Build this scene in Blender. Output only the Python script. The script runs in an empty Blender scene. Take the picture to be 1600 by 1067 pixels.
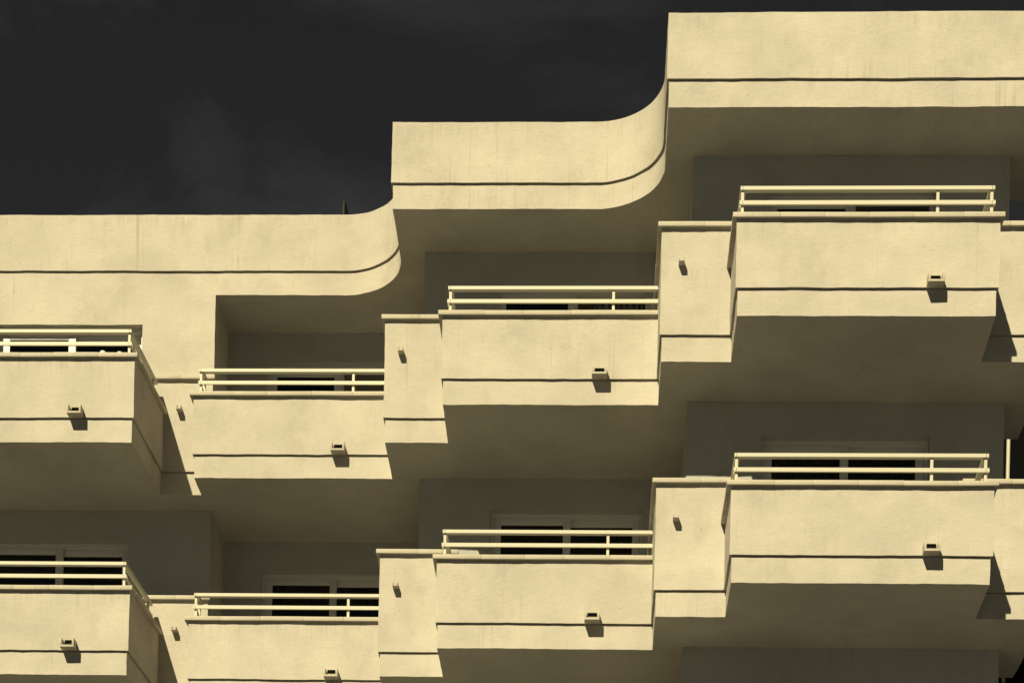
import bpy, bmesh, math, random
from mathutils import Vector, Matrix, noise
random.seed(7)
R = math.radians
sc = bpy.context.scene
COL = sc.collection

# ------------------------------------------------------------------ camera
HC = 1.6                                   # eye height above the street
YAW, ROLL, VPY = 0.0393, 0.0229, 2196.56   # solved from the facade's lines
cam_d = bpy.data.cameras.new('camera'); cam = bpy.data.objects.new('camera', cam_d); COL.objects.link(cam)
cam_d.sensor_width = 36; cam_d.sensor_fit = 'HORIZONTAL'
cam_d.lens = 36 * 3000 / 1600
cam_d.shift_y = (VPY - 533.5) / 1600       # view-camera rise keeps the verticals upright
cam_d.clip_end = 5000
cam.matrix_world = Matrix.Translation((0, 0, HC)) @ Matrix.Rotation(YAW, 4, 'Z') @ Matrix.Rotation(R(90), 4, 'X') @ Matrix.Rotation(ROLL, 4, 'Z')
sc.camera = cam

# ------------------------------------------------------------------ light
SUN = Vector((-0.372, -1.0, 1.005)).normalized()      # towards the sun
w = bpy.data.worlds.new('World'); sc.world = w; w.use_nodes = True
nt = w.node_tree; nt.nodes.clear()
N = nt.nodes.new; L = nt.links.new
sky = N('ShaderNodeTexSky'); sky.sky_type = 'NISHITA'; sky.sun_disc = False
sky.sun_elevation = math.asin(SUN.z); sky.sun_rotation = math.atan2(SUN.x, SUN.y)
sky.air_density = 1.0; sky.dust_density = 0.6; sky.ozone_density = 1.0
hs = N('ShaderNodeHueSaturation'); hs.inputs['Saturation'].default_value = 0.09; hs.inputs['Value'].default_value = 0.094
L(sky.outputs[0], hs.inputs['Color'])
tc = N('ShaderNodeTexCoord')
mp = N('ShaderNodeMapping'); mp.inputs['Rotation'].default_value = (0.0, 0.7, 0.35); mp.inputs['Location'].default_value = (.12, 0, 0); mp.inputs['Scale'].default_value = (2.2, 2.2, 5.0)
L(tc.outputs['Generated'], mp.inputs[0])
n1 = N('ShaderNodeTexNoise'); n1.inputs['Scale'].default_value = 2.3; n1.inputs['Detail'].default_value = 9; n1.inputs['Roughness'].default_value = 0.62
n1.inputs['Distortion'].default_value = 0.5
L(mp.outputs[0], n1.inputs['Vector'])
cr = N('ShaderNodeValToRGB'); cr.color_ramp.elements[0].position = 0.46; cr.color_ramp.elements[1].position = 0.90
L(n1.outputs['Fac'], cr.inputs[0])
mx = N('ShaderNodeMix'); mx.data_type = 'RGBA'; mx.inputs['B'].default_value = (.95, .94, .86, 1)
mc = N('ShaderNodeMath'); mc.operation = 'MULTIPLY'; mc.inputs[1].default_value = 0.85
L(cr.outputs[0], mc.inputs[0]); L(mc.outputs[0], mx.inputs['Factor']); L(hs.outputs[0], mx.inputs['A'])
bg = N('ShaderNodeBackground'); bg.inputs['Strength'].default_value = 0.05
L(mx.outputs['Result'], bg.inputs[0])
wo = N('ShaderNodeOutputWorld'); L(bg.outputs[0], wo.inputs[0])

sd = bpy.data.lights.new('sun', 'SUN'); sd.energy = 5.0; sd.angle = R(0.53); sd.color = (1.0, 0.868, 0.54)
so = bpy.data.objects.new('sun', sd); COL.objects.link(so)
so.rotation_euler = (-SUN).to_track_quat('-Z', 'Y').to_euler(); so.location = (-10, -20, 40)

sc.view_settings.view_transform = 'Standard'; sc.view_settings.look = 'None'
sc.view_settings.exposure = 0.52; sc.view_settings.gamma = 1.0
sc.view_settings.use_curve_mapping = False
sc.render.engine = 'CYCLES'
sc.cycles.max_bounces = 6; sc.cycles.diffuse_bounces = 4

# ------------------------------------------------------------------ materials
def new_mat(name):
    m = bpy.data.materials.new(name); m.use_nodes = True
    t = m.node_tree; b = t.nodes['Principled BSDF']
    return m, t, b

def plain(name, col, rough=0.5, metal=0.0):
    m, t, b = new_mat(name)
    b.inputs['Base Color'].default_value = (*col, 1); b.inputs['Roughness'].default_value = rough
    b.inputs['Metallic'].default_value = metal
    return m

def stucco(name, c0, c1, grime=0.8, streak=0.0, zs=None):
    """painted render: mottled paint, trowel relief, pits, hair cracks and vertical run-off marks"""
    m, t, b = new_mat(name)
    n = t.nodes.new; l = t.links.new
    tc = n('ShaderNodeTexCoord'); P = tc.outputs['Object']
    def nz(scale, detail=4, rough=.55, mapscale=None, dist=0.0):
        x = n('ShaderNodeTexNoise'); x.inputs['Scale'].default_value = scale; x.inputs['Detail'].default_value = detail
        x.inputs['Roughness'].default_value = rough; x.inputs['Distortion'].default_value = dist
        if mapscale:
            q = n('ShaderNodeMapping'); q.inputs['Scale'].default_value = mapscale; l(P, q.inputs[0]); l(q.outputs[0], x.inputs['Vector'])
        else: l(P, x.inputs['Vector'])
        return x.outputs['Fac']
    def ramp(src, a, bb):
        x = n('ShaderNodeMapRange'); x.inputs['From Min'].default_value = a; x.inputs['From Max'].default_value = bb; l(src, x.inputs['Value']); return x.outputs[0]
    def math_(op, a, bb):
        x = n('ShaderNodeMath'); x.operation = op
        for i, v in enumerate((a, bb)):
            if isinstance(v, (int, float)): x.inputs[i].default_value = v
            else: l(v, x.inputs[i])
        return x.outputs[0]
    def mix(f, a, bb, typ='MIX'):
        x = n('ShaderNodeMix'); x.data_type = 'RGBA'; x.blend_type = typ
        for k, v in (('Factor', f), ('A', a), ('B', bb)):
            if isinstance(v, (int, float)): x.inputs[k].default_value = v
            elif isinstance(v, tuple): x.inputs[k].default_value = (*v, 1)
            else: l(v, x.inputs[k])
        return x.outputs['Result']
    base = mix(ramp(nz(1.1, 5, .6), .35, .68), c0, c1)
    # soft dirty clouds and drier patches
    base = mix(math_('MULTIPLY', ramp(nz(2.6, 6, .65, (1, 1, .6)), .52, .78), .42 * grime), base, (c0[0]*.62, c0[1]*.60, c0[2]*.55))
    # fine grain
    base = mix(math_('MULTIPLY', ramp(nz(34, 4, .75), .34, .72), .24), base, (c0[0]*.72, c0[1]*.70, c0[2]*.66))
    # vertical run-off
    st = math_('MULTIPLY', ramp(nz(3.2, 3, .7, (6.5, 6.5, .10)), .58, .70), ramp(nz(1.3, 3, .6), .42, .66))
    base = mix(math_('MULTIPLY', st, .26 + streak), base, (c0[0]*.50, c0[1]*.46, c0[2]*.38))
    if zs:                                             # drip marks gathering above the roof joint
        sep = n('ShaderNodeSeparateXYZ'); l(P, sep.inputs[0])
        low = math_('MULTIPLY', ramp(sep.outputs['Z'], zs + .26, zs), math_('GREATER_THAN', sep.outputs['Z'], zs - .004))
        low = math_('MULTIPLY', low, ramp(nz(.9, 2), .45, .62))
        dr = math_('MULTIPLY', ramp(nz(3.0, 2, .7, (9, 9, .05)), .56, .78), low)
        base = mix(math_('MULTIPLY', dr, .45), base, (.22, .19, .12))
    # dirt washed down from beneath each coping course
    sz = n('ShaderNodeSeparateXYZ'); l(P, sz.inputs[0])
    fz = math_('MODULO', math_('SUBTRACT', HC + 12.953 + 29.0, sz.outputs['Z']), 2.9)
    wash = math_('MULTIPLY', ramp(fz, .30, .0), ramp(nz(2.4, 4, .75, (7, 7, .25)), .47, .70))
    wash = math_('MULTIPLY', wash, ramp(nz(.8, 2), .40, .62))
    base = mix(math_('MULTIPLY', wash, .36), base, (.20, .175, .125))
    # specks
    v = n('ShaderNodeTexVoronoi'); v.inputs['Scale'].default_value = 5.5; v.inputs['Randomness'].default_value = 1.0; l(P, v.inputs['Vector'])
    sp = math_('MULTIPLY', ramp(v.outputs['Distance'], .05, .03), ramp(nz(1.7, 2), .5, .56))
    base = mix(math_('MULTIPLY', sp, .6), base, (.10, .085, .06))
    # hair cracks
    v2 = n('ShaderNodeTexVoronoi'); v2.feature = 'DISTANCE_TO_EDGE'; v2.inputs['Scale'].default_value = 1.9
    nn = n('ShaderNodeTexNoise'); nn.inputs['Scale'].default_value = 5; nn.inputs['Detail'].default_value = 2; l(P, nn.inputs['Vector'])
    ad = n('ShaderNodeVectorMath'); ad.operation = 'MULTIPLY_ADD'; l(nn.outputs['Color'], ad.inputs[0]); ad.inputs[1].default_value = (.5, .5, .5); l(P, ad.inputs[2])
    l(ad.outputs[0], v2.inputs['Vector'])
    ck = math_('MULTIPLY', ramp(v2.outputs['Distance'], .008, .002), ramp(nz(1.4, 3), .57, .63))
    base = mix(math_('MULTIPLY', ck, .16), base, (.2, .17, .12))
    l(base, b.inputs['Base Color'])
    b.inputs['Roughness'].default_value = .88; b.inputs['Specular IOR Level'].default_value = .25
    # relief
    h = math_('ADD', math_('MULTIPLY', nz(58, 3, .8), .30), math_('MULTIPLY', nz(9, 4, .72, (1, 1, 2.0), .9), .62))
    ridge = math_('MULTIPLY', ramp(nz(6, 4, .7, (1, 1, 2.8), 1.7), .60, .68), ramp(nz(1.15, 1), .52, .60))
    h = math_('ADD', h, math_('MULTIPLY', ridge, .30))
    bp = n('ShaderNodeBump'); bp.inputs['Strength'].default_value = .45; bp.inputs['Distance'].default_value = .012
    l(h, bp.inputs['Height']); l(bp.outputs[0], b.inputs['Normal'])
    return m

CREAM0, CREAM1 = (.450, .425, .374), (.550, .520, .458)
M_WALL = stucco('cream_render', CREAM0, CREAM1)
M_RECESS_SHADE = stucco('recess_shade_render', (.395, .402, .396), (.445, .452, .446))      # walls behind the balconies: cool shade put into the render colour
M_ROOF = stucco('cream_render_roof', CREAM0, CREAM1, 1.0, .22, HC + 15.119)
M_COPE = stucco('coping_stone', (.46, .43, .362), (.51, .478, .404), .6)
M_RAIL = plain('painted_rail', (.52, .505, .415), .5)
M_FRAME = plain('door_frame', (.62, .62, .60), .5)
M_DARK = plain('drain_void', (.006, .006, .005), .9)
M_DARK.node_tree.nodes['Principled BSDF'].inputs['Specular IOR Level'].default_value = 0.0
M_ROOM = plain('room_plaster', (.2, .2, .2), .9)
M_BOUNCE_FLOOR = plain('floor_tile', (.21, .21, .215), .7)
M_SMOKE = plain('smoked_glass', (.004, .004, .004), .25)
M_SMOKE.node_tree.nodes['Principled BSDF'].inputs['Specular IOR Level'].default_value = .08
M_STEEL = plain('vent_steel', (.018, .018, .018), .8)
M_BOLT = plain('bolt_steel', (.10, .09, .07), .5)

def glass_mat():
    m = bpy.data.materials.new('window_glass'); m.use_nodes = True; t = m.node_tree; t.nodes.clear()
    o = t.nodes.new('ShaderNodeOutputMaterial'); tr = t.nodes.new('ShaderNodeBsdfTransparent'); tr.inputs[0].default_value = (.26, .30, .31, 1)
    gl = t.nodes.new('ShaderNodeBsdfGlossy'); gl.inputs['Roughness'].default_value = .03
    fr = t.nodes.new('ShaderNodeFresnel'); fr.inputs[0].default_value = 1.5
    mi = t.nodes.new('ShaderNodeMixShader')
    t.links.new(fr.outputs[0], mi.inputs[0]); t.links.new(tr.outputs[0], mi.inputs[1]); t.links.new(gl.outputs[0], mi.inputs[2]); t.links.new(mi.outputs[0], o.inputs[0])
    return m
M_GLASS = glass_mat()

def curtain_mat(name, c):
    m, t, b = new_mat(name)
    tc = t.nodes.new('ShaderNodeTexCoord'); q = t.nodes.new('ShaderNodeMapping'); q.inputs['Scale'].default_value = (60, 60, 400)
    x = t.nodes.new('ShaderNodeTexNoise'); x.inputs['Scale'].default_value = 1.0
    t.links.new(tc.outputs['Object'], q.inputs[0]); t.links.new(q.outputs[0], x.inputs['Vector'])
    mi = t.nodes.new('ShaderNodeMix'); mi.data_type = 'RGBA'; mi.inputs['A'].default_value = (*c, 1); mi.inputs['B'].default_value = (*[v*.8 for v in c], 1)
    t.links.new(x.outputs['Fac'], mi.inputs['Factor']); t.links.new(mi.outputs['Result'], b.inputs['Base Color'])
    b.inputs['Roughness'].default_value = .95
    return m
M_CURT = curtain_mat('curtain_cloth', (.22, .225, .225))

def ground_mat():
    m, t, b = new_mat('street_paving')
    n = t.nodes.new; l = t.links.new
    tc = n('ShaderNodeTexCoord')
    a = n('ShaderNodeTexNoise'); a.inputs['Scale'].default_value = .35; a.inputs['Detail'].default_value = 8; l(tc.outputs['Object'], a.inputs['Vector'])
    br = n('ShaderNodeTexBrick'); br.inputs['Scale'].default_value = 1.0; br.inputs['Brick Width'].default_value = .6; br.inputs['Row Height'].default_value = .4
    br.inputs['Mortar Size'].default_value = .008
    br.inputs['Color1'].default_value = (.050, .056, .070, 1); br.inputs['Color2'].default_value = (.043, .049, .062, 1); br.inputs['Mortar'].default_value = (.02, .02, .02, 1)
    l(tc.outputs['Object'], br.inputs['Vector'])
    mi = n('ShaderNodeMix'); mi.data_type = 'RGBA'; mi.blend_type = 'MULTIPLY'; mi.inputs['Factor'].default_value = .5
    l(br.outputs['Color'], mi.inputs['A']); l(a.outputs['Fac'], mi.inputs['B']); l(mi.outputs['Result'], b.inputs['Base Color'])
    b.inputs['Roughness'].default_value = .9
    return m
M_GROUND = ground_mat()

# ------------------------------------------------------------------ mesh helpers
def wob(p, k=1.0):
    """slight unevenness of hand-trowelled render, the same everywhere in space"""
    a = noise.noise_vector(p * 1.4) * .0052 + noise.noise_vector(p * 7.3 + Vector((9, 3, 5))) * .0044
    return p + a * k

def link(name, me, mat, parent=None):
    o = bpy.data.objects.new(name, me); COL.objects.link(o)
    if mat is not None and not me.materials: me.materials.append(mat)
    if parent: o.parent = parent
    return o

def finish(bm, name, mat, parent, smooth=True):
    bmesh.ops.recalc_face_normals(bm, faces=bm.faces)
    me = bpy.data.meshes.new(name); bm.to_mesh(me); bm.free()
    if smooth:
        me.shade_smooth(); me.set_sharp_from_angle(angle=R(28))
    return link(name, me, mat, parent)

def split(a, b, cell):
    n = max(1, int(math.ceil((b - a).length / cell - 1e-6)))
    return [a.lerp(b, i / n) for i in range(n)]

def add_prism(bm, poly, z0, z1, cell=.09, k=1.0):
    pts = []
    P = [Vector((x, y, 0)) for x, y in poly]
    for i in range(len(P)): pts += split(P[i], P[(i + 1) % len(P)], cell)
    nz = max(1, int(math.ceil((z1 - z0) / cell - 1e-6)))
    rings = []
    for j in range(nz + 1):
        z = z0 + (z1 - z0) * j / nz
        rings.append([bm.verts.new(wob(Vector((q.x, q.y, z)), k) if k else Vector((q.x, q.y, z))) for q in pts])
    n = len(pts)
    for j in range(nz):
        for i in range(n):
            bm.faces.new((rings[j][i], rings[j][(i + 1) % n], rings[j + 1][(i + 1) % n], rings[j + 1][i]))
    bm.faces.new(rings[0][::-1]); bm.faces.new(rings[-1])

def prism(name, poly, z0, z1, mat, parent, cell=.09, k=1.0):
    bm = bmesh.new(); add_prism(bm, poly, z0 + HC, z1 + HC, cell, k)
    return finish(bm, name, mat, parent)

def rect(x0, x1, y0, y1): return [(x0, y0), (x1, y0), (x1, y1), (x0, y1)]

def add_box(bm, x0, x1, y0, y1, z0, z1, bev=0.0):
    z0 += HC; z1 += HC
    r = bmesh.ops.create_cube(bm, size=1.0)
    for v in r['verts']:
        v.co = Vector(((x0 + x1) / 2 + v.co.x * (x1 - x0), (y0 + y1) / 2 + v.co.y * (y1 - y0), (z0 + z1) / 2 + v.co.z * (z1 - z0)))
    if bev:
        ed = list({e for v in r['verts'] for e in v.link_edges})
        bmesh.ops.bevel(bm, geom=ed, offset=bev, segments=2, affect='EDGES', profile=.5)

def box(name, x0, x1, y0, y1, z0, z1, mat, parent, bev=0.0, splay=0.0):
    bm = bmesh.new(); add_box(bm, x0, x1, y0, y1, z0, z1, bev)
    for v in bm.verts: v.co.x += splay * (v.co.y - y0)
    return finish(bm, name, mat, parent, False)

def axis_cuts(vals, cell):
    vals = sorted(set(vals)); out = []
    for a, b in zip(vals, vals[1:]):
        n = max(1, int(math.ceil((b - a) / cell - 1e-6)))
        out += [a + (b - a) * i / n for i in range(n)]
    return out + [vals[-1]]

def wall_with_opening(name, x0, x1, z0, z1, y, t, hole, parent, mat, cell=.10):
    """solid wall facing -Y with a door-high opening (hole = x0, x1, ztop) down to its foot"""
    z0 += HC; z1 += HC
    hx0, hx1, hz = hole[0], hole[1], hole[2] + HC
    xs = axis_cuts([x0, x1, hx0, hx1], cell); zs = axis_cuts([z0, z1, hz], cell)
    bm = bmesh.new(); V = {}
    def v(i, j, s):
        if (i, j, s) not in V: V[i, j, s] = bm.verts.new(wob(Vector((xs[i], y + s * t, zs[j]))))
        return V[i, j, s]
    def solid(i, j):
        if i < 0 or j < 0 or i >= len(xs) - 1 or j >= len(zs) - 1: return False
        cx, cz = (xs[i] + xs[i + 1]) / 2, (zs[j] + zs[j + 1]) / 2
        return not (hx0 < cx < hx1 and cz < hz)
    for i in range(len(xs) - 1):
        for j in range(len(zs) - 1):
            if not solid(i, j): continue
            bm.faces.new((v(i, j, 0), v(i + 1, j, 0), v(i + 1, j + 1, 0), v(i, j + 1, 0)))
            bm.faces.new((v(i, j, 1), v(i, j + 1, 1), v(i + 1, j + 1, 1), v(i + 1, j, 1)))
            for di, dj, a, b in ((-1, 0, (i, j), (i, j + 1)), (1, 0, (i + 1, j), (i + 1, j + 1)), (0, -1, (i, j), (i + 1, j)), (0, 1, (i, j + 1), (i + 1, j + 1))):
                if not solid(i + di, j + dj):
                    bm.faces.new((v(*a, 0), v(*b, 0), v(*b, 1), v(*a, 1)))
    return finish(bm, name, mat, parent)

# ------------------------------------------------------------------ ground
bm = bmesh.new(); bmesh.ops.create_grid(bm, x_segments=8, y_segments=8, size=1500)
g = finish(bm, 'ground', M_GROUND, None, False); g['kind'] = 'structure'

# ------------------------------------------------------------------ the building
S = 2.9                                               # storey height
Y = dict(A=23.729, B=24.633, C=22.804, D=20.944, AB=25.10, BC=23.708, CD=21.855, RD=21.876, RC=23.722, RA=25.56, bA=25.583, bB=26.50, bC=24.647, bD=22.753)
BOT, GR, CAP, PCAP, RG, RT = 11.915, 12.203, 13.005, 13.466, 15.119, 15.876
SET, TH, CT, OV = .024, .15, .052, .042               # band set-back, parapet thickness, coping thickness and overhang
XL, YB = -10.6, 30.0                                  # far left end and rear of the building
bld = bpy.data.objects.new('apartment_building', None); COL.objects.link(bld); bld.location = (0, 0, 0)
bld['label'] = 'cream rendered apartment building with stepped balconies and a curved roof parapet'; bld['category'] = 'building'

def arc(cx, cy, r, n=18):
    return [(cx + r * math.sin(math.pi / 2 * i / n), cy + r * math.cos(math.pi / 2 * i / n)) for i in range(n + 1)]

# --- roof: slab edge (lower band) and taller parapet standing a little proud of it
def roof_path(o):
    """front line of the roof from left to right, o metres behind the parapet face"""
    p = [(XL, Y['RA'] + o)]
    p += arc(-3.58, 24.76, .80 + o)
    p += [(-2.78 + o, Y['RC'] + o)]
    p += arc(-.24, 22.922, .80 + o)
    p += [(.56 + o, Y['RD'] + o), (4.99 - o, Y['RD'] + o)]
    return p
slab_poly = roof_path(SET) + [(4.99 - SET, 23.60), (4.60, 23.60), (4.60, YB), (XL, YB)]
prism('roof_slab', slab_poly, BOT + S, RG, M_ROOF, bld, .07)
pp = roof_path(0.0); qq = roof_path(.20)
para = pp + [(4.99, 23.62), (4.79, 23.62)] + qq[::-1]
rp = prism('roof_parapet', para, RG + .009, RT, M_ROOF, bld, .075)
rv = bmesh.new()                                        # thin fin of a roof ventilator
if True:
    foot = ((-3.845, 27.0), (-3.818, 26.99), (-3.725, 27.35))
    vs = [rv.verts.new(Vector((x, y, z + HC))) for z in (RG, 16.72) for x, y in foot] + [rv.verts.new(Vector((-3.838, 27.0, 16.955 + HC))), rv.verts.new(Vector((-3.818, 26.99, 16.965 + HC))), rv.verts.new(Vector((-3.802, 27.03, 16.95 + HC)))]
    for q in (0, 3):
        for i in range(3): rv.faces.new((vs[q + i], vs[q + (i + 1) % 3], vs[q + 3 + (i + 1) % 3], vs[q + 3 + i]))
    rv.faces.new(vs[6:9]); rv.faces.new(vs[2::-1])
fin = finish(rv, 'roof_vent', M_STEEL, bld, False); fin['label'] = 'dark pointed metal vent behind the lower curved parapet'

FRONT = {   # balcony: parapet face left, right, depth line, side returns (left, right) to depth
    'A': dict(x0=-8.86, x1=-5.939, y=Y['A'], l=Y['AB'], r=Y['AB'], sp=.045),
    'B': dict(x0=-5.385, x1=-2.81, y=Y['B'], l=Y['AB'], r=None),
    'C': dict(x0=-2.022, x1=.54, y=Y['C'], l=Y['BC'], r=None),
    'D': dict(x0=1.331, x1=4.169, y=Y['D'], l=Y['CD'], r=Y['CD'], sp=.035),
}
def u_poly(x0, x1, y, l, r, t, sp=0.0):
    p = []
    if l: p += [(x0 + t, l), (x0, l), (x0, y)]
    else: p += [(x0, y + t), (x0, y)]
    if r: p += [(x1, y), (x1 + sp * (r - y), r), (x1 - t + sp * (r - y), r), (x1 - t, y + t)]
    else: p += [(x1, y), (x1, y + t)]
    if l: p += [(x0 + t, y + t)]
    return p
WINGS = {
    'AB': [(-6.089, Y['AB']), (-5.235, Y['AB']), (-5.235, Y['AB'] + TH), (-6.089, Y['AB'] + TH)],
    'BC': [(-2.81, Y['BC']), (-1.872, Y['BC']), (-1.872, Y['BC'] + TH), (-2.66, Y['BC'] + TH), (-2.66, Y['bB']), (-2.81, Y['bB'])],
    'CD': [(.54, Y['CD']), (1.481, Y['CD']), (1.481, Y['CD'] + TH), (.69, Y['CD'] + TH), (.69, Y['bC']), (.54, Y['bC'])],
    'DE': [(4.019, Y['CD']), (4.99, Y['CD']), (4.99, 23.57), (4.84, 23.57), (4.84, Y['CD'] + TH), (4.019, Y['CD'] + TH)],
    'ZA': [(-9.70, Y['AB']), (-8.71, Y['AB']), (-8.71, Y['AB'] + TH), (-9.55, Y['AB'] + TH), (-9.55, Y['bA']), (-9.70, Y['bA'])],
}
s = SET
slab = [(XL, Y['bA']), (-9.70 + s, Y['bA']), (-9.70 + s, Y['AB'] + s), (-8.86 + s, Y['AB'] + s), (-8.86 + s, Y['A'] + s), (-5.939 - s, Y['A'] + s), (-5.939 - s + .062, Y['AB'] + s),
        (-5.385 + s, Y['AB'] + s), (-5.385 + s, Y['B'] + s), (-2.81 + s, Y['B'] + s), (-2.81 + s, Y['BC'] + s), (-2.022 + s, Y['BC'] + s), (-2.022 + s, Y['C'] + s),
        (.54 + s, Y['C'] + s), (.54 + s, Y['CD'] + s), (1.331 + s, Y['CD'] + s), (1.331 + s, Y['D'] + s), (4.169 - s, Y['D'] + s), (4.169 - s + .032, Y['CD'] + s),
        (4.99 - s, Y['CD'] + s), (4.99 - s, 23.60), (4.60, 23.60), (4.60, YB), (XL, YB)]

def inset(poly, d):
    out = []; n = len(poly)
    for i in range(n):
        a, b, c = Vector(poly[i - 1]), Vector(poly[i]), Vector(poly[(i + 1) % n])
        u, v = (b - a).normalized(), (c - b).normalized()
        n1, n2 = Vector((-u.y, u.x)), Vector((-v.y, v.x))
        if abs(u.cross(v)) < 1e-4: q = b + n1 * d
        else:
            t = ((b + n2 * d) - (b + n1 * d)).cross(v) / u.cross(v); q = b + n1 * d + u * t
        out.append((q.x, q.y))
    return out

def copings(parent, runs, z):
    """coping stones laid end to end; a run is (x0, x1, y0, y1, axis)"""
    for x0, x1, y0, y1, ax, *spl in runs:
        a, b = (x0, x1) if ax == 'x' else (y0, y1)
        n = max(1, round((b - a) / .48)); e = [a] + [a + (b - a) * (i + random.uniform(-.13, .13)) / n for i in range(1, n)] + [b]
        for i in range(n):
            p, q = e[i] + (.0006 if i else 0), e[i + 1] - (.0006 if i < n - 1 else 0)
            d = random.uniform(-.0018, .0018); f = random.uniform(-.0016, .0016)
            bm = bmesh.new()
            if ax == 'x': add_box(bm, p, q, y0 + f, y1 + f, z + d * .4, z + CT + d, .003)
            else: add_box(bm, x0 + f, x1 + f, p, q, z + d * .4, z + CT + d, .003)
            if spl:
                for v in bm.verts: v.co.x += spl[0] * (v.co.y - spl[1])
            for v in bm.verts: v.co = wob(v.co, .5)
            finish(bm, 'coping_stone', M_COPE, parent)

def spout(name, parent, x, y, z, wd, hg, pr, wall, big):
    """open-topped U-shaped drain trough leaving the wall face at y"""
    bm = bmesh.new()
    x0, x1 = x - wd / 2, x + wd / 2
    add_box(bm, x0, x1, y - pr, y + .02, z, z + wall, .002)
    add_box(bm, x0, x0 + wall, y - pr, y + .02, z + wall, z + hg, .002)
    add_box(bm, x1 - wall, x1, y - pr, y + .02, z + wall, z + hg, .002)
    for v in bm.verts: v.co = wob(v.co, .35)
    finish(bm, name, M_COPE if big else M_WALL, parent)
    if big:
        box('drain_hole', x0 + wall + .008, x1 - wall - .008, y - .012, y + .01, z + .089, z + .126, M_DARK, parent)

def railing(fk, k, parent, xa, xb, posts, left_to, right_to):
    f = FRONT[fk]; y = f['y'] + .018; z = -S * k
    T0, T1, M0, M1 = 13.284, 13.326, 13.122, 13.167
    zc = CAP + z
    top = box('railing', xa, xb, y, y + .058, T0 + z, T1 + z, M_RAIL, parent, .003)
    box('middle_rail', xa - .008, xb + (.008 if right_to else 0), y - .004, y + .018, M0 + z, M1 + z, M_RAIL, top, .002)
    for px in posts:
        box('post', px - .016, px + .016, y + .0185, y + .050, zc - .004, T0 + z - .001, M_RAIL, top, .002)
    for end, xs in ((left_to, xa), (right_to, xb)):
        if not end: continue
        sx = 1 if xs == xa else -1
        a, b = sorted((xs, xs + sx * .058))
        sp = f.get('sp', 0) if sx < 0 else 0
        box('side_rail', a, b, y + .0585, end, T0 + z, T1 + z, M_RAIL, top, .003, sp)
        a, b = sorted((xs - sx * .004, xs + sx * .018))
        box('side_middle_rail', a, b, y + .0515, end, M0 + z, M1 + z, M_RAIL, top, .002, sp)
        a, b = sorted((xs + sx * .019 + sp * (end - y), xs + sx * .050 + sp * (end - y)))
        box('post', a, b, end - .14, end - .108, zc - .004, T0 + z - .001, M_RAIL, top, .002)
    for px in ([posts[0], posts[-1]] if right_to else [posts[0]]):     # fixing screws on the rail ends
        for zz, yy in (((T0 + T1) / 2 + z, y), ((M0 + M1) / 2 + z, y - .004)):
            for dz in (-.011, .011):
                box('screw', px - .004, px + .004, yy - .002, yy + .004, zz + dz - .004, zz + dz + .004, M_BOLT, top)

def sliding_door(x0, x1, y, zf, zt, parent, slid=False):
    """white two-leaf sliding door in the opening, 0.11 m behind the wall face"""
    y += .11; m = (x0 + x1) / 2
    bm = bmesh.new()
    add_box(bm, x0, x0 + .036, y, y + .13, zf, zt); add_box(bm, x1 - .036, x1, y, y + .13, zf, zt)
    add_box(bm, x0 + .036, x1 - .036, y, y + .13, zt - .046, zt); add_box(bm, x0 + .036, x1 - .036, y, y + .13, zf, zf + .03)
    d = finish(bm, 'sliding_door', M_FRAME, parent)
    za, zb = zf + .03, zt - .048
    sh = (x1 - x0) / 2 - .12 if slid else 0               # an open door has its right leaf pushed behind the left one
    for a, b, yy in ((x0 + .038, m + .052, y + .012), (m - .05 - sh, x1 - .038 - sh, y + .066)):
        bm = bmesh.new(); st = .098
        add_box(bm, a, a + st, yy, yy + .045, za, zb, .004); add_box(bm, b - st, b, yy, yy + .045, za, zb, .004)
        add_box(bm, a + st, b - st, yy + .001, yy + .044, zb - .09, zb, .004); add_box(bm, a + st, b - st, yy + .001, yy + .044, za, za + .10, .004)
        finish(bm, 'door_leaf', M_FRAME, d)
        box('pane', a + st, b - st, yy + .018, yy + .026, za + .10, zb - .09, M_GLASS, d)
    return d

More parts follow.
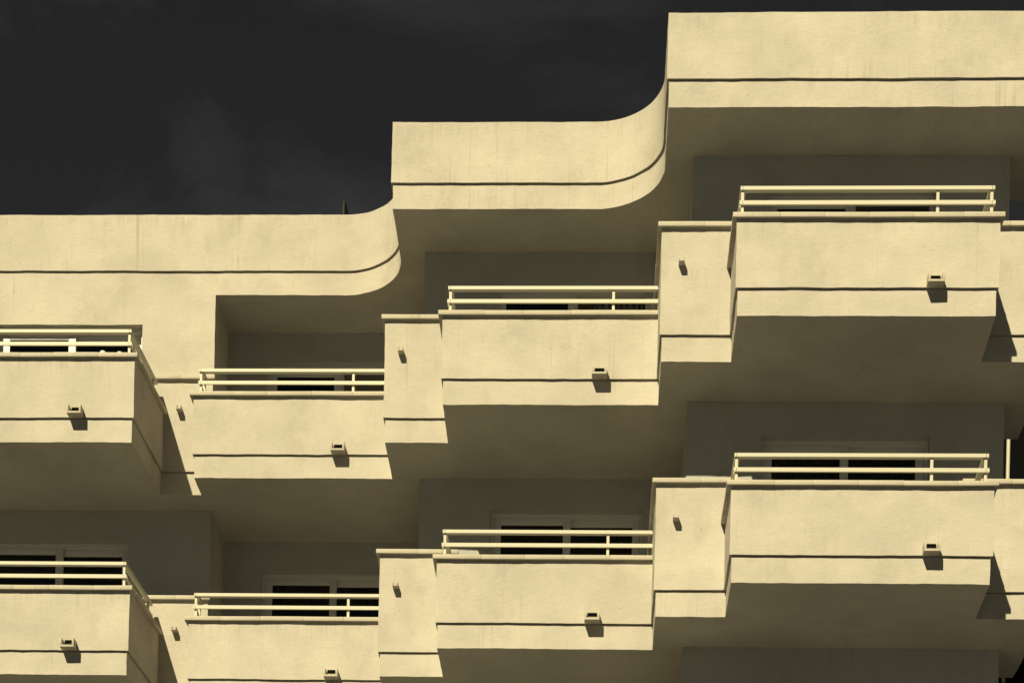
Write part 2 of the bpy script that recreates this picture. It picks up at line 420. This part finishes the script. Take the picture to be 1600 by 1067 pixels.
DOORS = {'A': (-8.39, -6.42), 'B': (-4.79, -2.82), 'C': (-1.512, .455), 'D': (1.79, 3.765)}
SCUP = {'A': -6.66, 'B': -3.49, 'C': -.14, 'D': 3.48}
SPOUT = {'AB': -5.665, 'BC': -2.605, 'CD': .77, 'DE': 4.72}
for k in range(3):
    z = -S * k
    prism('floor_slab', slab, BOT + z, GR + z, M_WALL, bld, .07)
    prism('bounce_floor', inset(slab, .19), GR + .004 + z, GR + .016 + z, M_BOUNCE_FLOOR, bld, .5, 0)  # unseen floor covering, added to set the bounce onto the soffits
    for n, f in FRONT.items():
        u = prism('balcony_parapet', u_poly(f['x0'], f['x1'], f['y'], f['l'], f['r'], TH, f.get('sp', 0)), GR + .009 + z, CAP - CT + z, M_WALL, bld, .075)
        e = f['x1'] + (OV if f['r'] else 0)
        runs = [(f['x0'] - OV - .006, e, f['y'] - OV, f['y'] + TH + .03, 'x')]
        if f['l']: runs.append((f['x0'] - OV - .006, f['x0'] + TH + .03, f['y'] + TH + .031, f['l'] + (.0 if n != 'D' else 0), 'y'))
        if f['r']: runs.append((f['x1'] - TH - .03, f['x1'] + OV, f['y'] + TH + .031, f['r'], 'y', f.get('sp', 0), f['y']))
        copings(u, runs, CAP - CT + z)
        if k < 2: spout('scupper', u, SCUP[n] + (0, .02)[k] * (1 if n == 'D' else -1), f['y'], GR + .004 + z, .178, .112, .125, .024, True)
    for n, poly in WINGS.items():
        u = prism('wing_parapet', poly, GR + .009 + z, PCAP - CT + z, M_WALL, bld, .075)
        xa, xb = min(p[0] for p in poly), max(p[0] for p in poly); ya, yb = min(p[1] for p in poly), max(p[1] for p in poly)
        o = OV + .003
        if n == 'AB': runs = [(-6.10, xb + .03, ya - o, ya + TH + .03, 'x')]
        elif n in ('BC', 'CD', 'ZA'): runs = [(xa - o, xb + .03, ya - o, ya + TH + .03, 'x'), (xa - o, xa + TH + .03, ya + TH + .031, yb - .002, 'y')]
        else: runs = [(xa - .03, xb + o, ya - o, ya + TH + .03, 'x'), (xb - TH - .03, xb + o, ya + TH + .031, yb, 'y')]
        copings(u, runs, PCAP - CT + z)
        if k < 2 and n in SPOUT: spout('drain_spout', u, SPOUT[n], ya, 12.985 + z, .066, .056, .105, .014, False)
    if k < 2:
        railing('A', k, bld, -8.78, -5.992, [-8.75, -8.03, -6.021], 24.976, 24.976)
        railing('B', k, bld, -5.325, -2.812, [-5.303, -3.322], 24.97, None)
        railing('C', k, bld, -1.963, .538, [-1.935, .008], 23.58, None)
        railing('D', k, bld, 1.362, 4.108, [1.386, 3.498, 4.078], 21.73, 21.73)
    # walls behind the balconies
    zf, zc = GR + z, BOT + S + z
    zt = zc - .40
    da = .11 if k == 0 else 0
    wall_with_opening('wall', XL, -5.326, zf, zc, Y['bA'], .25, (DOORS['A'][0] + da, DOORS['A'][1] + da, zt), bld, M_WALL if k == 0 else M_RECESS_SHADE)
    wall_with_opening('wall', -5.326, -2.18, zf, zc, Y['bB'], .25, (*DOORS['B'], zt), bld, M_RECESS_SHADE)
    wall_with_opening('wall', -2.426, 1.16, zf, zc, Y['bC'], .25, (*DOORS['C'], zt), bld, M_RECESS_SHADE)
    wall_with_opening('wall', .914, 4.625, zf, zc, Y['bD'], .25, (*DOORS['D'], zt), bld, M_RECESS_SHADE)
    prism('side_wall', rect(-5.576, -5.326, Y['bA'] + .25, Y['bB'] + .25), zf, zc, M_WALL, bld, .12)
    prism('side_wall', rect(-2.426, -2.176, Y['bC'] + .25, Y['bB']), zf, zc, M_WALL, bld, .12)
    prism('side_wall', rect(.914, 1.164, Y['bD'] + .25, Y['bC']), zf, zc, M_WALL, bld, .12)
    prism('side_wall', rect(4.375, 4.625, Y['bD'] + .25, YB - .25), zf, zc, M_WALL, bld, .25)
    prism('side_wall', rect(XL, XL + .25, Y['bA'] + .25, YB - .25), zf, zc, M_WALL, bld, .25)
    prism('rear_wall', rect(XL, 4.6, YB - .25, YB), zf, zc, M_ROOM, bld, .5)
    for n in 'ABCD':
        a, b = DOORS[n]; d = da if n == 'A' else 0
        sliding_door(a + d, b + d, Y['b' + n], zf, zt, bld, k == 0 and n != 'A')
st = box('stair_tower', 4.63, 7.6, 27.70, 29.8, -HC, 15.6, M_SMOKE, bld)
st['label'] = 'black glazed stair tower behind the right wing'
bm = bmesh.new()
for z0, z1, r in ((-HC, 15.5, .027), (11.2, 11.28, .033), (8.4, 8.48, .033)):
    q = bmesh.ops.create_cone(bm, cap_ends=True, segments=20, radius1=r, radius2=r, depth=z1 - z0)
    bmesh.ops.translate(bm, verts=q['verts'], vec=(5.682, 27.62, (z0 + z1) / 2 + HC))
finish(bm, 'downpipe', M_RAIL, st)
prism('lower_wall', [(XL, Y['bA']), (-5.326, Y['bA']), (-5.326, Y['bB']), (-2.426, Y['bB']), (-2.426, Y['bC']), (.914, Y['bC']), (.914, Y['bD']), (4.625, Y['bD']), (4.60, YB), (XL, YB)],
      -HC, BOT - 2 * S, M_WALL, bld, .4)

# ------------------------------------------------------------------ curtains hanging behind the glass
def curtain(x0, x1, y, zf, zt, label, folds=9):
    bm = bmesh.new(); n = folds * 8; ph = random.uniform(0, 6)
    rows = []
    for z in (zf + .06, (zf + zt) / 2, zt - .07):
        ring = []
        for side in (0, .004):
            ring.append([bm.verts.new(Vector((x0 + (x1 - x0) * i / n, y + side + .035 * math.sin(ph + i / n * folds * 6.283 + .6 * math.sin(i * .21)) + .008 * math.sin(i * 1.7), z + HC))) for i in range(n + 1)])
        rows.append(ring)
    for a, b in zip(rows, rows[1:]):
        for s_ in (0, 1):
            for i in range(n): bm.faces.new((a[s_][i], a[s_][i + 1], b[s_][i + 1], b[s_][i]))
        for i in (0, n): bm.faces.new((a[0][i], a[1][i], b[1][i], b[0][i]))
    for r_ in (rows[0], rows[-1]):
        for i in range(n): bm.faces.new((r_[0][i], r_[0][i + 1], r_[1][i + 1], r_[1][i]))
    o = finish(bm, 'curtain', M_CURT, None)
    o['label'] = label; o['category'] = 'curtain'; o['group'] = 'curtains behind the balcony doors'
for n, k, side, lab in (
        ('D', 0, 1, 'dark curtain behind the right pane of the top right balcony door'),
        ('D', 1, 0, 'dark pleated curtain behind the left pane of the lower right balcony door'),
        ('D', 1, 1, 'dark pleated curtain behind the right pane of the lower right balcony door'),
        ('C', 0, 1, 'dark curtain at the right pane of the upper balcony door below the middle curved roof'),
        ('C', 1, 1, 'dark curtain at the right pane of the lower balcony door in the middle'),
        ('B', 0, 0, 'grey curtain at the left pane of the shaded door under the left curved roof'),
        ('B', 1, 0, 'dark pleated curtain at the left pane of the recessed lower door left of the middle'),
        ('B', 1, 1, 'dark curtain at the right pane of the recessed lower door left of the middle')):
    a, b = DOORS[n]; m = (a + b) / 2
    xa, xb = (a + .06, m + .02) if side == 0 else (m - .01, b - .06)
    if (n, k) in (('C', 0), ('C', 1), ('D', 0)): xa += .30
    curtain(xa, xb, Y['b' + n] + .36, GR - S * k, BOT + S - S * k - .40, lab, 8)

# ------------------------------------------------------------------ two small dome-topped lamps behind the upper left parapet
for px, py, hh, lab in ((-6.42, 24.02, 13.205, 'left one of two tiny white domes peeking over the upper left balcony coping'),
                        (-6.205, 24.02, 13.193, 'right one of two tiny white domes peeking over the upper left balcony coping')):
    bm = bmesh.new(); prof = [(0, GR + .016), (.07, GR + .016), (.07, GR + .03), (.012, GR + .045), (.012, hh - .06), (.045, hh - .055), (.043, hh - .03), (.03, hh - .01), (0, hh)]
    rings = [[bm.verts.new((px + r * math.cos(i * math.pi / 8), py + r * math.sin(i * math.pi / 8), z + HC)) for i in range(16)] if r else [bm.verts.new((px, py, z + HC))] for r, z in prof]
    for a, b in zip(rings, rings[1:]):
        for i in range(16):
            j = (i + 1) % 16
            f = [a[i], a[j], b[j], b[i]] if len(a) > 1 and len(b) > 1 else ([a[0], b[j], b[i]] if len(a) == 1 else [a[i], a[j], b[0]])
            bm.faces.new(f)
    o = finish(bm, 'garden_lamp', M_FRAME, None); o['label'] = lab; o['category'] = 'lamp'; o['group'] = 'small domes on the upper left balcony'
